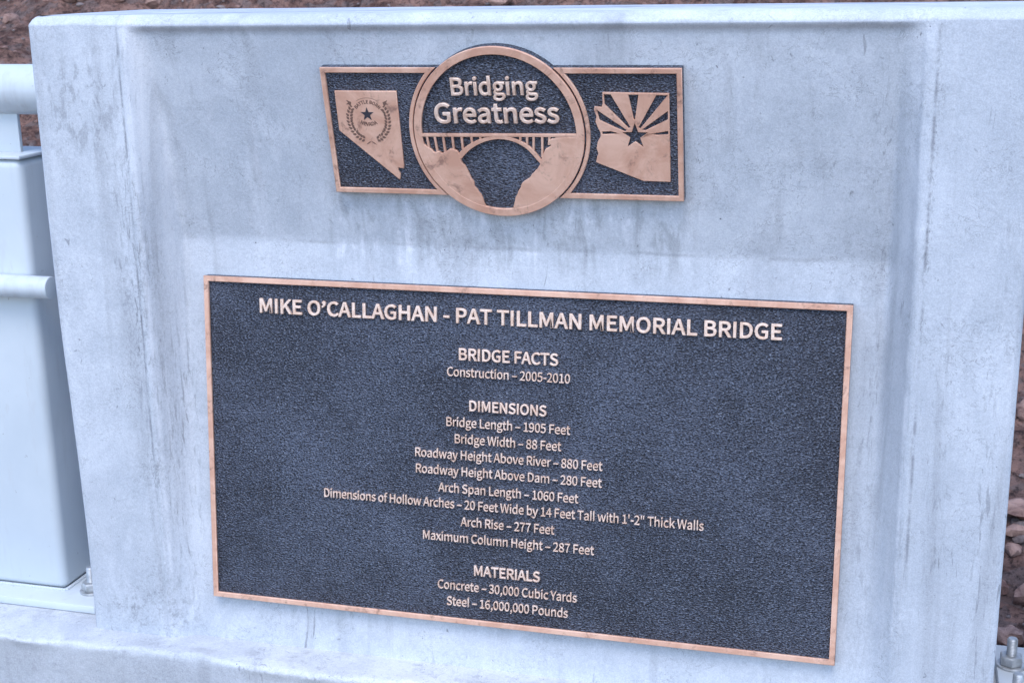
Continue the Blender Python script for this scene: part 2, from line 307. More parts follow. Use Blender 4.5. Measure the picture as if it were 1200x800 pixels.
# ------------------------------------------------------------------ lettering outlines (drawn glyph by glyph, capital height 700)
GLYPHS = {
' ': (214, []),
'"': (453, ['105,461 159,461 176,639 178,736 86,736 88,639', '293,461 346,461 364,639 366,736 273,736 275,639']),
"'": (265, ['105,461 159,461 176,639 178,736 86,736 88,639']),
',': (265, ['72,-181 130,-148 174,-102 201,-47 211,18 202,73 177,108 138,120 105,113 81,92 72,59 81,26 104,5 136,-2 146,-1 134,-54 101,-98 51,-130']),
'-': (331, ['44,234 288,234 288,301 44,301']),
'0': (530, ['265,-12 356,10 424,78 468,192 483,352 468,511 424,623 356,690 265,712 175,690 106,623 63,511 48,352 63,192 106,78 175,10', '265,58 211,75 169,128 142,220 132,352 142,484 169,575 211,627 265,644 320,627 362,575 389,484 399,352 389,220 362,128 320,75']),
'1': (530, ['84,0 468,0 468,73 328,73 328,700 261,700 220,680 172,663 116,650 116,595 241,595 241,73 84,73']),
'2': (530, ['42,0 482,0 482,75 288,75 251,74 212,72 174,69 286,183 373,294 429,401 449,507 435,592 394,656 329,698 244,712 183,705 129,685 82,652 38,610 89,561 131,602 180,631 234,642 306,624 349,575 363,503 344,409 285,304 185,186 42,52']),
'3': (530, ['251,-12 339,1 411,40 459,103 477,187 465,253 433,305 386,342 329,365 329,370 394,406 437,462 453,538 437,612 395,667 330,701 248,712 174,701 110,672 53,629 100,574 143,609 192,633 245,642 309,628 349,589 364,531 354,478 321,436 262,408 170,397 170,330 272,320 340,292 377,248 388,190 370,121 320,76 245,60 175,72 118,101 73,140 28,84 67,48 116,17 177,-4']),
'4': (530, ['325,0 407,0 407,193 500,193 500,263 407,263 407,700 310,700 19,250 19,193 325,193', '325,263 110,263 269,501 326,605 329,605 325,477']),
'5': (530, ['250,-12 336,4 409,50 460,125 479,227 463,327 417,397 350,438 268,451 229,447 195,438 163,423 181,626 445,626 445,700 105,700 82,373 129,344 167,366 203,380 245,385 322,366 372,311 391,225 379,156 347,104 300,72 242,60 170,71 114,100 70,138 26,80 66,46 115,16 176,-5']),
'6': (530, ['287,-12 365,4 429,50 473,122 489,215 475,311 436,380 375,421 294,435 238,424 184,396 136,350 152,487 191,577 247,626 316,641 358,634 396,616 427,587 477,641 433,678 378,703 312,712 215,692 132,626 75,509 53,334 71,183 120,74 194,9', '138,281 185,333 234,361 280,370 350,350 392,297 406,215 390,131 348,76 287,56 228,71 183,114 153,184']),
'7': (530, ['189,0 280,0 294,187 325,348 385,496 485,647 485,700 47,700 47,626 387,626 300,485 241,341 206,183']),
'8': (530, ['267,-12 357,2 426,40 470,97 486,168 476,233 450,283 413,322 369,352 369,357 411,399 446,457 461,526 448,601 410,659 350,697 269,711 193,698 133,661 92,605 77,533 91,466 125,413 172,371 172,368 125,336 84,293 55,239 44,174 61,99 107,40 178,2', '315,380 255,406 205,438 170,479 157,533 171,592 211,631 268,646 332,629 373,585 387,521 379,471 355,424', '268,53 193,69 141,115 121,181 134,244 168,298 218,340 289,310 348,276 388,232 403,171 386,109 339,68']),
'9': (530, ['224,-12 319,9 400,77 457,199 478,380 461,526 411,630 336,692 243,712 165,696 101,650 58,578 42,485 56,390 95,321 156,280 235,265 293,276 348,306 396,350 379,214 340,124 286,75 222,60 177,67 137,85 103,114 55,59 100,22 155,-3', '395,424 347,370 298,340 249,330 180,350 138,403 124,485 140,569 182,625 244,645 303,630 349,588 380,519']),
'A': (581, ['4,0 93,0 160,214 416,214 483,0 577,0 339,700 241,700', '182,284 217,392 235,450 253,509 270,568 286,628 290,628 307,568 325,509 342,451 361,392 394,284']),
'B': (627, ['96,0 319,0 427,13 510,51 565,115 584,205 574,269 544,319 499,353 442,372 442,377 498,410 532,463 544,529 527,608 477,661 401,691 304,700 96,700', '184,403 184,630 292,630 384,619 439,583 457,518 440,456 386,417 288,403', '184,71 184,334 307,334 388,327 448,304 485,265 498,208 485,147 447,104 387,79 307,71']),
'C': (609, ['360,-12 424,-6 481,14 531,45 575,88 526,144 479,102 426,74 364,65 273,85 205,142 161,233 146,352 162,470 207,559 277,615 367,635 422,627 470,604 510,569 558,626 509,669 444,700 366,712 242,688 144,616 79,502 55,350 78,197 142,83 239,12']),
'D': (657, ['96,0 275,0 415,24 517,93 579,204 601,352 579,501 517,610 413,677 271,700 96,700', '184,73 184,628 264,628 372,610 449,557 495,470 510,352 495,234 449,146 372,91 264,73']),
'E': (562, ['96,0 510,0 510,75 184,75 184,330 450,330 450,406 184,406 184,626 499,626 499,700 96,700']),
'F': (527, ['96,0 184,0 184,314 452,314 452,389 184,389 184,626 499,626 499,700 96,700']),
'G': (658, ['371,-12 438,-6 498,11 548,36 587,69 587,363 357,363 357,289 506,289 506,106 472,84 429,70 380,65 280,85 207,142 162,233 146,352 163,470 210,559 283,615 379,635 441,626 491,602 530,569 578,626 543,658 498,685 443,705 376,712 248,688 146,616 79,502 55,350 79,197 144,83 244,12']),
'H': (695, ['96,0 184,0 184,330 511,330 511,0 600,0 600,700 511,700 511,407 184,407 184,700 96,700']),
'I': (280, ['96,0 184,0 184,700 96,700']),
'K': (617, ['96,0 184,0 184,222 305,365 515,0 613,0 360,435 580,700 479,700 186,349 184,349 184,700 96,700']),
'L': (519, ['96,0 491,0 491,75 184,75 184,700 96,700']),
'M': (775, ['96,0 176,0 176,388 174,454 170,527 164,594 168,594 224,435 357,71 416,71 548,435 605,594 608,594 603,527 599,454 597,388 597,0 679,0 679,700 573,700 439,326 423,277 408,228 391,180 387,180 336,326 202,700 96,700']),
'N': (690, ['96,0 180,0 180,368 178,423 176,478 172,533 169,586 173,586 248,442 503,0 594,0 594,700 510,700 510,336 511,281 514,224 518,168 522,115 518,115 442,259 186,700 96,700']),
'O': (709, ['354,-12 475,13 570,86 631,201 653,352 631,503 570,617 475,688 354,712 233,688 139,617 77,503 55,352 77,201 139,86 233,13', '354,65 269,85 203,143 161,234 146,352 161,470 203,559 269,615 354,635 440,615 506,559 548,470 562,352 548,234 506,143 440,85']),
'P': (605, ['96,0 184,0 184,279 300,279 405,292 486,331 539,399 558,495 539,591 486,655 403,689 296,700 96,700', '184,350 184,628 285,628 366,622 423,600 458,559 470,495 459,430 425,385 369,359 288,350']),
'R': (606, ['184,368 184,628 302,628 395,617 452,577 472,504 452,428 395,383 302,368', '480,0 580,0 402,307 467,332 516,373 548,430 560,504 541,596 491,657 413,690 315,700 96,700 96,0 184,0 184,297 310,297']),
'S': (569, ['290,-12 389,3 464,45 511,108 528,186 517,254 486,306 441,344 384,373 285,416 230,442 186,478 168,534 184,588 230,623 299,635 360,627 412,605 458,570 504,626 463,661 414,688 359,706 299,712 211,699 141,660 95,602 78,527 91,460 125,409 171,373 221,348 321,304 381,274 423,237 438,179 421,119 371,79 291,65 220,76 154,106 98,152 46,91 95,48 153,16 219,-5']),
'T': (572, ['242,0 330,0 330,626 542,626 542,700 30,700 30,626 242,626']),
'V': (549, ['224,0 327,0 549,700 459,700 347,321 330,262 314,205 297,149 279,90 275,90 207,321 94,700 1,700']),
'W': (838, ['173,0 278,0 382,422 417,582 421,582 456,422 562,0 668,0 813,700 729,700 653,319 615,92 609,92 560,319 462,700 381,700 285,319 235,92 231,92 189,319 116,700 25,700']),
'Y': (507, ['209,0 297,0 297,271 508,700 416,700 327,502 256,349 252,349 183,502 93,700 -1,700 209,271']),
'a': (538, ['207,-12 269,-2 327,25 379,62 382,62 390,0 461,0 461,319 451,407 419,474 363,517 282,532 202,521 133,495 78,464 112,404 157,431 209,451 267,459 333,440 366,392 374,329 232,304 133,265 75,209 56,135 76,55 129,5', '232,58 185,66 153,93 140,140 152,186 192,223 264,251 374,270 374,126 326,89 280,66']),
'b': (590, ['316,-12 401,6 473,61 523,149 541,267 528,376 488,460 424,513 335,532 278,522 223,496 172,459 176,552 176,760 88,760 88,0 158,0 165,53 169,53 216,18 267,-4', '302,61 264,66 221,83 176,115 176,388 223,426 269,450 313,458 377,445 419,406 443,345 451,266 440,180 408,116 361,75']),
'c': (487, ['292,-12 353,-4 410,18 460,53 422,112 387,86 346,67 300,60 235,74 184,115 151,177 139,259 152,340 186,403 237,444 303,458 341,453 375,437 406,414 450,471 410,501 360,523 299,532 204,514 124,460 70,374 50,259 68,144 119,59 196,6']),
'd': (592, ['265,-12 324,-2 377,24 422,61 425,61 433,0 504,0 504,760 416,760 416,561 421,472 376,504 330,525 275,532 190,513 118,458 69,372 51,259 66,144 109,58 176,6', '284,61 223,75 178,114 150,176 140,260 152,341 184,403 232,444 290,458 333,453 374,435 416,404 416,132 373,92 330,69']),
'e': (529, ['298,-12 363,-5 419,13 468,40 437,98 398,76 355,62 308,57 240,70 187,106 151,164 136,239 485,239 489,288 475,389 435,466 370,515 282,532 196,513 121,459 69,373 50,259 69,144 122,59 201,6', '135,301 152,370 186,420 231,451 284,462 353,444 397,389 413,301']),
'f': (310, ['32,448 102,448 102,0 189,0 189,448 299,448 299,519 189,519 189,601 197,657 221,691 263,703 282,701 301,696 321,689 340,756 314,765 285,770 253,773 186,761 139,727 111,673 102,602 102,519 32,514']),
'g': (539, ['263,-239 371,-224 454,-185 507,-128 525,-59 514,-4 480,35 423,57 345,64 243,64 188,71 160,91 152,120 156,146 168,165 185,182 210,173 236,166 262,164 336,177 397,213 437,270 452,345 446,387 432,423 410,452 516,452 516,519 335,519 315,525 290,530 262,532 187,519 126,482 83,424 68,347 78,289 103,241 136,207 136,203 108,179 87,147 78,107 84,70 101,42 125,22 125,17 84,-16 58,-56 49,-100 64,-159 108,-203 176,-230', '262,223 207,239 167,281 152,347 167,412 206,453 262,468 318,453 358,412 372,347 357,281 317,239', '275,-179 194,-167 143,-136 125,-88 130,-58 147,-28 178,0 201,-5 224,-7 244,-8 334,-8 392,-14 427,-35 439,-74 419,-125 362,-163']),
'h': (580, ['88,0 176,0 176,376 223,420 268,447 317,456 373,441 405,396 415,317 415,0 502,0 502,329 493,416 464,480 414,519 344,532 278,520 222,489 172,445 176,552 176,760 88,760']),
'i': (263, ['88,0 176,0 176,519 88,519', '132,626 162,633 183,653 190,684 183,713 162,733 132,740 102,733 82,713 74,684 82,653 102,633']),
'k': (527, ['88,0 174,0 174,137 271,250 423,0 518,0 322,309 495,519 397,519 178,245 174,245 174,760 88,760']),
'l': (271, ['180,-12 201,-11 217,-8 230,-5 218,62 200,60 187,64 179,76 176,97 176,760 88,760 88,103 97,40 127,1']),
'm': (884, ['88,0 176,0 176,376 221,421 265,447 306,456 360,441 392,396 402,317 402,0 489,0 489,376 536,421 579,447 620,456 674,441 706,396 716,317 716,0 803,0 803,329 794,416 765,480 716,519 647,532 586,519 529,484 475,433 446,486 399,520 331,532 272,520 218,488 170,443 168,443 159,519 88,519']),
'n': (583, ['88,0 176,0 176,376 223,420 268,447 317,456 373,441 405,396 415,317 415,0 502,0 502,329 493,416 464,480 414,519 344,532 278,520 221,488 170,443 168,443 159,519 88,519']),
'o': (579, ['289,-12 380,6 457,59 509,144 529,259 509,374 457,460 380,514 289,532 198,514 122,460 69,374 50,259 69,144 122,59 198,6', '289,60 228,74 181,115 150,177 139,259 150,340 181,403 228,444 289,458 351,444 398,403 429,340 440,259 429,177 398,115 351,74']),
'p': (592, ['88,-219 176,-219 176,-43 173,48 220,15 269,-6 316,-12 401,6 473,61 523,149 541,267 528,376 488,460 424,513 335,532 276,522 220,495 170,458 168,458 159,519 88,519', '302,61 264,66 221,83 176,115 176,388 224,426 270,450 313,458 377,445 419,406 443,345 451,266 440,180 408,116 361,75']),
'r': (371, ['88,0 176,0 176,333 215,404 260,442 306,454 325,453 340,450 356,445 372,520 356,527 338,531 317,532 262,519 212,481 170,424 168,424 159,519 88,519']),
's': (447, ['223,-12 304,0 363,33 399,82 412,141 398,203 361,246 311,276 254,299 199,321 158,349 142,389 153,426 184,454 239,464 282,458 320,442 356,418 398,473 353,502 299,524 238,532 162,520 106,489 71,442 59,385 82,312 139,266 210,235 266,212 311,181 329,137 317,96 283,66 226,55 169,63 119,85 73,117 31,59 86,22 152,-3']),
't': (360, ['250,-12 283,-10 316,-3 347,7 329,73 311,65 290,60 270,58 223,70 197,104 190,158 190,448 331,448 331,519 190,519 190,665 117,665 108,519 26,514 26,448 103,448 103,160 111,90 135,35 181,0']),
'u': (580, ['240,-12 305,-1 360,32 411,81 414,81 420,0 493,0 493,519 406,519 406,151 359,101 315,72 265,63 210,77 178,122 168,201 168,519 80,519 80,190 90,102 119,39 168,1']),
'v': (498, ['200,0 302,0 485,519 399,519 301,223 253,71 248,71 201,223 103,519 12,519']),
'w': (766, ['170,0 271,0 345,278 357,327 369,377 380,429 385,429 397,378 408,328 420,280 495,0 601,0 741,519 657,519 582,219 550,74 545,74 509,219 428,519 343,519 262,219 227,74 223,74 192,219 115,519 26,519']),
'x': (476, ['14,0 106,0 176,121 228,214 233,214 253,184 272,153 289,121 366,0 461,0 290,262 448,519 357,519 293,405 247,318 243,318 225,347 208,376 192,405 122,519 28,519 185,270']),
'y': (498, ['96,-223 165,-210 218,-172 259,-115 290,-44 485,519 400,519 307,231 265,84 260,84 208,231 103,519 12,519 221,-1 209,-40 182,-98 144,-137 93,-152 78,-150 64,-147 53,-143 35,-213 53,-219 74,-222']),
'–': (512, ['44,239 468,239 468,298 44,298']),
}

for k, (adv, ps) in list(GLYPHS.items()):
    GLYPHS[k] = (adv, [[tuple(float(c) for c in q.split(',')) for q in p.split()] for p in ps])
c = GLYPHS[','][1][0]; ymx = max(p[1] for p in c)
GLYPHS['l'] = (264, [[(88, 0), (176, 0), (176, 750), (88, 750)]])
GLYPHS['’'] = (GLYPHS[','][0], [[(x, y + 715 - ymx) for x, y in c]])

def area(P): return sum(P[i][0] * P[(i + 1) % len(P)][1] - P[(i + 1) % len(P)][0] * P[i][1] for i in range(len(P))) / 2
def fatten(P, dl, sg):
    Q = []
    n = len(P)
    for i in range(n):
        a, b, c = Vector(P[i - 1]), Vector(P[i]), Vector(P[(i + 1) % n])
        e1, e2 = (b - a), (c - b)
        if e1.length < 1e-9 or e2.length < 1e-9: Q.append(P[i]); continue
        e1.normalize(); e2.normalize()
        n1, n2 = Vector((e1.y, -e1.x)) * sg, Vector((e2.y, -e2.x)) * sg
        m = n1 + n2
        if m.length < .2: m = n1.copy()
        m.normalize()
        k = 1.0 / max(.62, m.dot(n1))
        q = b + m * dl * k
        Q.append((q.x, q.y))
    return Q
def text_polys(s, left, right, base, cap, bold, yscale=None):
    """outlines of a line of lettering fitted between two ends on a baseline"""
    out, x = [], 0.0
    for ch in s:
        adv, ps = GLYPHS[ch]
        if ps:
            sg = 1 if area(max(ps, key=lambda P: abs(area(P)))) > 0 else -1
            for P in ps: out.append([(px + x, py) for px, py in fatten(P, bold, sg)])
        x += adv + bold * 1.1
    x0 = min(p[0] for P in out for p in P); x1 = max(p[0] for P in out for p in P)
    kx, ky = (right - left) / (x1 - x0), cap / 700.0
    return [[(left + (px - x0) * kx, base + py * ky) for px, py in P] for P in out]
def arc_text(s, cx, cy, rad, mid, cap, bold, track, inside=False):
    tot = sum(GLYPHS[ch][0] + track for ch in s); k = cap / 700.0; out = []; x = -tot / 2
    for ch in s:
        adv, ps = GLYPHS[ch]
        th = (x + adv / 2) * k / rad
        ang = mid - th if not inside else mid + th
        rot = ang - math.pi / 2 if not inside else ang + math.pi / 2
        ox, oy = cx + rad * math.cos(ang), cy + rad * math.sin(ang)
        if ps:
            sg = 1 if area(max(ps, key=lambda P: abs(area(P)))) > 0 else -1
            for P in ps:
                out.append([(ox + ((px - adv / 2) * math.cos(rot) - py * math.sin(rot)) * k, oy + ((px - adv / 2) * math.sin(rot) + py * math.cos(rot)) * k) for px, py in fatten(P, bold, sg)])
        x += adv + track
    return out

# ------------------------------------------------------------------ terrain, walkway, kerb
def hill(x, y):
    s = max(0.0, y - .62)
    z = .02 + .46 * s / (1 + s * .012)
    z += min(1.0, s * .6) * (noise.fractal(Vector((x * .35, y * .35, 1.3)), 1.0, 2.0, 4) * .22)
    z += min(1.0, s * 1.5) * (noise.fractal(Vector((x * 2.2, y * 2.2, 4.1)), .9, 2.1, 4) * .085) + min(1.0, s * 1.5) * abs(noise.noise(Vector((x * 5 + y * 2, y * 7, .4)))) * .07
    if s <= 0: z += noise.fractal(Vector((x * 3, y * 3, 2)), 1, 2, 3) * .012 if y > .4 else 0
    return z
def axis(lo, hi, fine_lo, fine_hi, st):
    v = []; x = fine_lo
    while x < fine_hi: v.append(x); x += st
    v.append(fine_hi); s = st
    while v[-1] < hi: s *= 1.25; v.append(min(hi, v[-1] + s))
    s = st
    while v[0] > lo: s *= 1.25; v.insert(0, max(lo, v[0] - s))
    return v
xs, ys = axis(-250, 250, -5, 3.2, .05), axis(-250, 250, .3, 7.5, .05)
vs = [(x, y, hill(x, y)) for y in ys for x in xs]
nx = len(xs)
fs = [(j * nx + i, j * nx + i + 1, (j + 1) * nx + i + 1, (j + 1) * nx + i) for j in range(len(ys) - 1) for i in range(nx - 1)]
me = bpy.data.meshes.new('hillside'); me.from_pydata(vs, [], fs); smooth(me)
tag(link('hillside', me, M['earth']), kind='structure')

bm = bmesh.new(); bm_box(bm, -40, 40, -3.4, -.0705, -.3, 0.0)
tag(from_bm('walkway', bm, M['paving'], ang=None), kind='structure')

tb = bmesh.new(); bmesh.ops.create_icosphere(tb, subdivisions=2, radius=1.0)
ICO = [v.co.copy() for v in tb.verts]; ICF = [[v.index for v in f.verts] for f in tb.faces]; tb.free()
def rock_shape(c, r, rng):
    sx, sy, sz = r * rng.uniform(.8, 1.5), r * rng.uniform(.7, 1.2), r * rng.uniform(.45, .85)
    off = Vector((rng.uniform(0, 99), rng.uniform(0, 99), rng.uniform(0, 99)))
    rot = Matrix.Rotation(rng.uniform(0, 6.28), 3, 'Z') @ Matrix.Rotation(rng.uniform(-.5, .5), 3, 'X')
    out = []
    for p in ICO:
        k = 1 + .45 * noise.noise(p * 1.1 + off) + .18 * noise.noise(p * 2.7 + off)
        out.append(rot @ Vector((p.x * sx * k, p.y * sy * k, p.z * sz * k)) + Vector(c))
    return out
rng = random.Random(3)
for nm, mt, cnt, ra, rb in (('loose_stones', 'stone', 1900, .010, .055), ('gravel', 'stone_pale', 2600, .006, .022)):
    vs, fs = [], []
    for i in range(cnt):
        y = .6 + 6.2 * rng.random() ** 1.5; x = rng.uniform(-4.8, 2.8) if rng.random() < .5 else rng.uniform(.1, .35) * (y + 2.3) if rng.random() < .5 else -rng.uniform(.45, .85) * (y + 2.3)
        r = ra + (rb - ra) * rng.random() ** 3
        n0 = len(vs); vs += rock_shape((x, y, hill(x, y) + r * .15), r, rng); fs += [[q + n0 for q in f] for f in ICF]
    me = bpy.data.meshes.new(nm); me.from_pydata(vs, [], fs); smooth(me, 40)
    o = link(nm, me, M[mt]); tag(o, kind='stuff', label='loose brown stones lying over the slope behind the pylon' if nm == 'loose_stones' else 'pale gravel bits strewn over the slope behind the pylon', cat='stones' if nm == 'loose_stones' else 'gravel')

# kerb: a long low concrete plinth under pylon and rails
def kerb():
    xs = [-9 + i * .25 for i in range(28)]; x = xs[-1] + .02
    while x < .45: xs.append(x); x += .014
    while x < 8: xs.append(x); x += .25
    prof = [(.34, -.25), (.34, .195), (.335, .2)] + [(.32 - i * .04, .2) for i in range(7)] + [(.03, .2)] + [(.02 - i * .012, .2) for i in range(6)] + [(-.060, .1996), (-.064, .1988), (-.0672, .197), (-.0692, .194), (-.0702, .190), (-.0706, .182)] + [(-.0715 - i * .0009, .165 - i * .018) for i in range(10)] + [(-.082, -.25)]
    vs = []
    for x in xs:
        for (y, z) in prof:
            a = noise.fractal(Vector((x * 9, y * 9, z * 9)), 1, 2, 4)
            b = noise.noise(Vector((x * 2.5, y * 4, 7)))
            edge = 2.6 if -.0704 < y < -.055 else .5
            vs.append((x, y + a * .0030 * edge + b * .0035 * (y < -.04), z + (a * .0030 * edge + b * .002) * (z > .1 and y < .3)))
    m = len(prof)
    fs = [(i * m + j, i * m + j + 1, (i + 1) * m + j + 1, (i + 1) * m + j) for i in range(len(xs) - 1) for j in range(m - 1)]
    fs += [tuple(range(m)), tuple(range((len(xs) - 1) * m, len(xs) * m))]
    bm = bmesh.new(); bv = [bm.verts.new(v) for v in vs]
    for f in fs: bm.faces.new([bv[i] for i in f])
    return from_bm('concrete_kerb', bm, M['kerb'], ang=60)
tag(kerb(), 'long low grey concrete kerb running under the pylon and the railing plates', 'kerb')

# ------------------------------------------------------------------ the pylon
ZB, YB = 1.0236, .097                    # the crease of the sunken panel: height and depth
def panel_depth(z):
    if z > 1.4290: return 0.0
    if z > 1.4170: return (YB - (1.4170 - ZB) * .21865) * (1.4290 - z) / .012
    e = .009; t = z - ZB
    h = 0.0 if abs(t) >= e else (e - abs(t)) ** 2 / (4 * e) * .308      # crease worn round
    return YB - (t * .21865 if t > 0 else -t * .08936) - h
XL, XR = -1.565, .219
def pylon():
    RL, RI, QI, QR = -1.372, -1.338, .004, .044      # ridge and inner corner of the two chamfers
    def recess(x):
        def lin(x): return 0.0 if x <= RL or x >= QR else 1.0 if RI <= x <= QI else (x - RL) / (RI - RL) if x < RI else (QR - x) / (QR - QI)
        return lin(x)
    def soft(x, z):                                     # edges worn round: the profile averaged over a small width, wider low down
        wd = .0045 + .010 * max(0.0, min(1.0, (1.0 - z) / .6))
        return sum(recess(x + wd * k / 4) for k in range(-4, 5)) / 9
    def lip(x, z):                                      # low bead left by the form along each ridge
        t = min(abs(x + 1.3775), abs(x - .0490)) / .0085
        return 0.0 if t > 1.3 else .0030 * (1 - max(0.0, min(1.0, (t - .7) / .6))) * max(0.0, min(1.0, (1.425 - z) / .03))
    xs, x = [], XL + .016
    def fine(x): return min(abs(x + 1.355), abs(x - .024)) < .06
    while x < XR - .016: xs.append(x); x += .0035 if fine(x) else .012
    rows = [.12, .185]; z = .2
    while z < ZB - .004: rows.append(z); z += .012
    rows = [r for r in rows if r < ZB - .0095] + [ZB + k * .002 - .008 for k in range(9)]; z = ZB + .014
    while z < 1.416: rows.append(z); z += .012
    rows += [1.4170, 1.4210, 1.4250, 1.4288, 1.4300, 1.4320]
    caps = [(1.4345, .0012), (1.4375, .0036), (1.4410, .0075), (1.4450, .0130), (1.4480, .0190), (1.4495, .026)]
    path = []                                           # closed loop: (x, y, outward nx, ny, is_front)
    for x in xs: path.append((x, 0.0, 0, -1, True))
    r = .016
    for k in range(7):
        a = -math.pi / 2 + k * math.pi / 12; path.append((XR - r + r * math.cos(a), r + r * math.sin(a), math.cos(a), math.sin(a), False))
    for k in range(1, 12): path.append((XR, r + k * .034, 1, 0, False))
    D = .42
    for k in range(7):
        a = k * math.pi / 12; path.append((XR - r + r * math.cos(a), D - r + r * math.sin(a), math.cos(a), math.sin(a), False))
    for k in range(1, 14): path.append((XR - r - k * (XR - XL - 2 * r) / 14, D, 0, 1, False))
    for k in range(7):
        a = math.pi / 2 + k * math.pi / 12; path.append((XL + r + r * math.cos(a), D - r + r * math.sin(a), math.cos(a), math.sin(a), False))
    for k in range(1, 12): path.append((XL, D - r - k * .034, -1, 0, False))
    for k in range(7):
        a = math.pi + k * math.pi / 12; path.append((XL + r + r * math.cos(a), r + r * math.sin(a), math.cos(a), math.sin(a), False))
    vs = []
    for (z, ins) in [(z, 0.0) for z in rows] + caps:
        dp = panel_depth(z)
        for (x, y, ax, ay, fr) in path:
            if fr: y += dp * soft(x, z) - lip(x, z)
            wv = noise.fractal(Vector((x * 5, y * 5, z * 5)), 1, 2, 4) * .0011 + noise.noise(Vector((x * 1.7, y * 2, z * 1.7 + 3))) * .0016
            if ins: wv = 0.0 if ins > .02 else wv + noise.fractal(Vector((x * 16, y * 16, z * 16)), 1, 2, 3) * .0016
            q = max(0.0, min(1.0, (z - .35) / .65)); x -= .0145 * q * q * (3 - 2 * q) * max(0.0, min(1.0, (-1.42 - x) / .13))
            q = max(0.0, min(1.0, (z - 1.0) / .4)); x += .022 * q * max(0.0, min(1.0, (x - .08) / .13))
            vs.append((x - ax * ins, y - ay * ins + wv * (ay != 0), z + (wv * .8 if ins > .004 else 0)))
    m, nr = len(path), len(rows) + len(caps)
    bm = bmesh.new(); bv = [bm.verts.new(v) for v in vs]
    for j in range(nr - 1):
        for i in range(m):
            k = (i + 1) % m
            bm.faces.new((bv[j * m + i], bv[j * m + k], bv[(j + 1) * m + k], bv[(j + 1) * m + i]))
    bm.faces.new([bv[(nr - 1) * m + i] for i in range(m)])
    return from_bm('concrete_pylon', bm, M['concrete'], ang=48)
tag(pylon(), 'big pale grey concrete pylon with a sunken panel carrying the two bronze signs', 'pylon')

# ------------------------------------------------------------------ the large plaque
UC = -.672
KS = .9958
plq = empty('bronze_plaque', (UC * KS, YB - .7333 * KS * .089, ZB - .7333 * KS * .996), (R(84.89), 0, 0))
plq.scale = (KS, KS, KS); tag(plq, 'large rectangular dark bronze plaque of bridge facts on the lower part of the pylon', 'plaque')
PW, PH = .6196, .6592
def rect(x0, x1, y0, y1): return [(x0, y0), (x1, y0), (x1, y1), (x0, y1)]
def dense_rect(x0, x1, y0, y1): return rect(x0, x1, y0, y1)
bm = bmesh.new(); bm_box(bm, -PW, PW, 0, PH, -.006, .0165, .0012)
from_bm('back_plate', bm, M['field'], plq)
relief('border_frame', [rect(-PW, PW, 0, PH), rect(-PW + .0105, PW - .0105, .0105, PH - .0105)], .0160, .022, M['bronze'], plq, .0014)
LINES = [("MIKE O’CALLAGHAN - PAT TILLMAN MEMORIAL BRIDGE", -.6721, .9998, -.1411, .0268, 26, 'title_lettering'),
         ("BRIDGE FACTS", -.6707, .1903, -.2115, .0215, 26, 'heading_lettering'),
         ("Construction – 2005-2010", -.6709, .2370, -.2435, .0168, 4, 'text_line'),
         ("DIMENSIONS", -.6709, .1485, -.3084, .0192, 24, 'heading_lettering'),
         ("Bridge Length – 1905 Feet", -.6707, .2402, -.3406, .0170, 4, 'text_line'),
         ("Bridge Width – 88 Feet", -.6707, .2070, -.3729, .0170, 4, 'text_line'),
         ("Roadway Height Above River – 880 Feet", -.6710, .3652, -.4046, .0170, 4, 'text_line'),
         ("Roadway Height Above Dam – 280 Feet", -.6707, .3636, -.4366, .0170, 4, 'text_line'),
         ("Arch Span Length – 1060 Feet", -.6701, .2741, -.4706, .0170, 4, 'text_line'),
         ("Dimensions of Hollow Arches – 20 Feet Wide by 14 Feet Tall with 1'-2\" Thick Walls", -.6707, .7459, -.5019, .0170, 4, 'text_line'),
         ("Arch Rise – 277 Feet", -.6701, .1840, -.5356, .0170, 4, 'text_line'),
         ("Maximum Column Height – 287 Feet", -.6698, .3373, -.5685, .0170, 4, 'text_line'),
         ("MATERIALS", -.6701, .1292, -.6323, .0192, 24, 'heading_lettering'),
         ("Concrete – 30,000 Cubic Yards", -.6707, .2759, -.6652, .0170, 4, 'text_line'),
         ("Steel – 16,000,000 Pounds", -.6700, .2407, -.6976, .0170, 4, 'text_line')]
for (s, ctr, wd, v, cap, bold, nm) in LINES:
    bv = .0008 if bold > 20 else .0004
    P = text_polys(s, ctr - wd / 2 - UC, ctr + wd / 2 - UC, v + .7333, cap, bold - bv * 700 / cap)
    relief(nm, P, .0155, .0215, M['letters'], plq, bv, False)

# ------------------------------------------------------------------ the emblem sign
CU, CV = -.673, .2285
emb = empty('emblem_sign', (CU * KS, YB - CV * KS * .2136, ZB + CV * KS * .9769), (R(102.33), 0, 0))
emb.scale = (KS, KS, KS); tag(emb, 'bronze emblem sign with a round bridge medallion between two state maps near the pylon top', 'sign')
def arc(r, a0, a1, n=48): return [(r * math.cos(a0 + (a1 - a0) * i / n), r * math.sin(a0 + (a1 - a0) * i / n)) for i in range(n + 1)]
def circ(r, n=120): return [(r * math.cos(2 * math.pi * i / n), r * math.sin(2 * math.pi * i / n)) for i in range(n)]
def wing(x, y0, y1, r):        # rectangle side with a round bite; x < 0 left wing, x > 0 right wing
    ar = arc(r, math.asin(y0 / r), math.asin(y1 / r)) if x > 0 else [(-a, b) for a, b in arc(r, math.asin(y0 / r), math.asin(y1 / r))]
    return [(x, y0)] + ar + [(x, y1)]
WL, WR, W0, W1, BW = -.323, .3265, -.1190, .1172, .0092
for (x, sx) in ((WL, 1), (WR, -1)):
    p = relief('wing_panel', [wing(x, W0, W1, .1500)], -.006, .0150, M['field'], emb, .0010)
    relief('border', [wing(x, W0, W1, .1582), wing(x + sx * BW, W0 + BW, W1 - BW, .1655)], .0144, .0200, M['bronze'], p, .0012)
    if sx == 1: pass
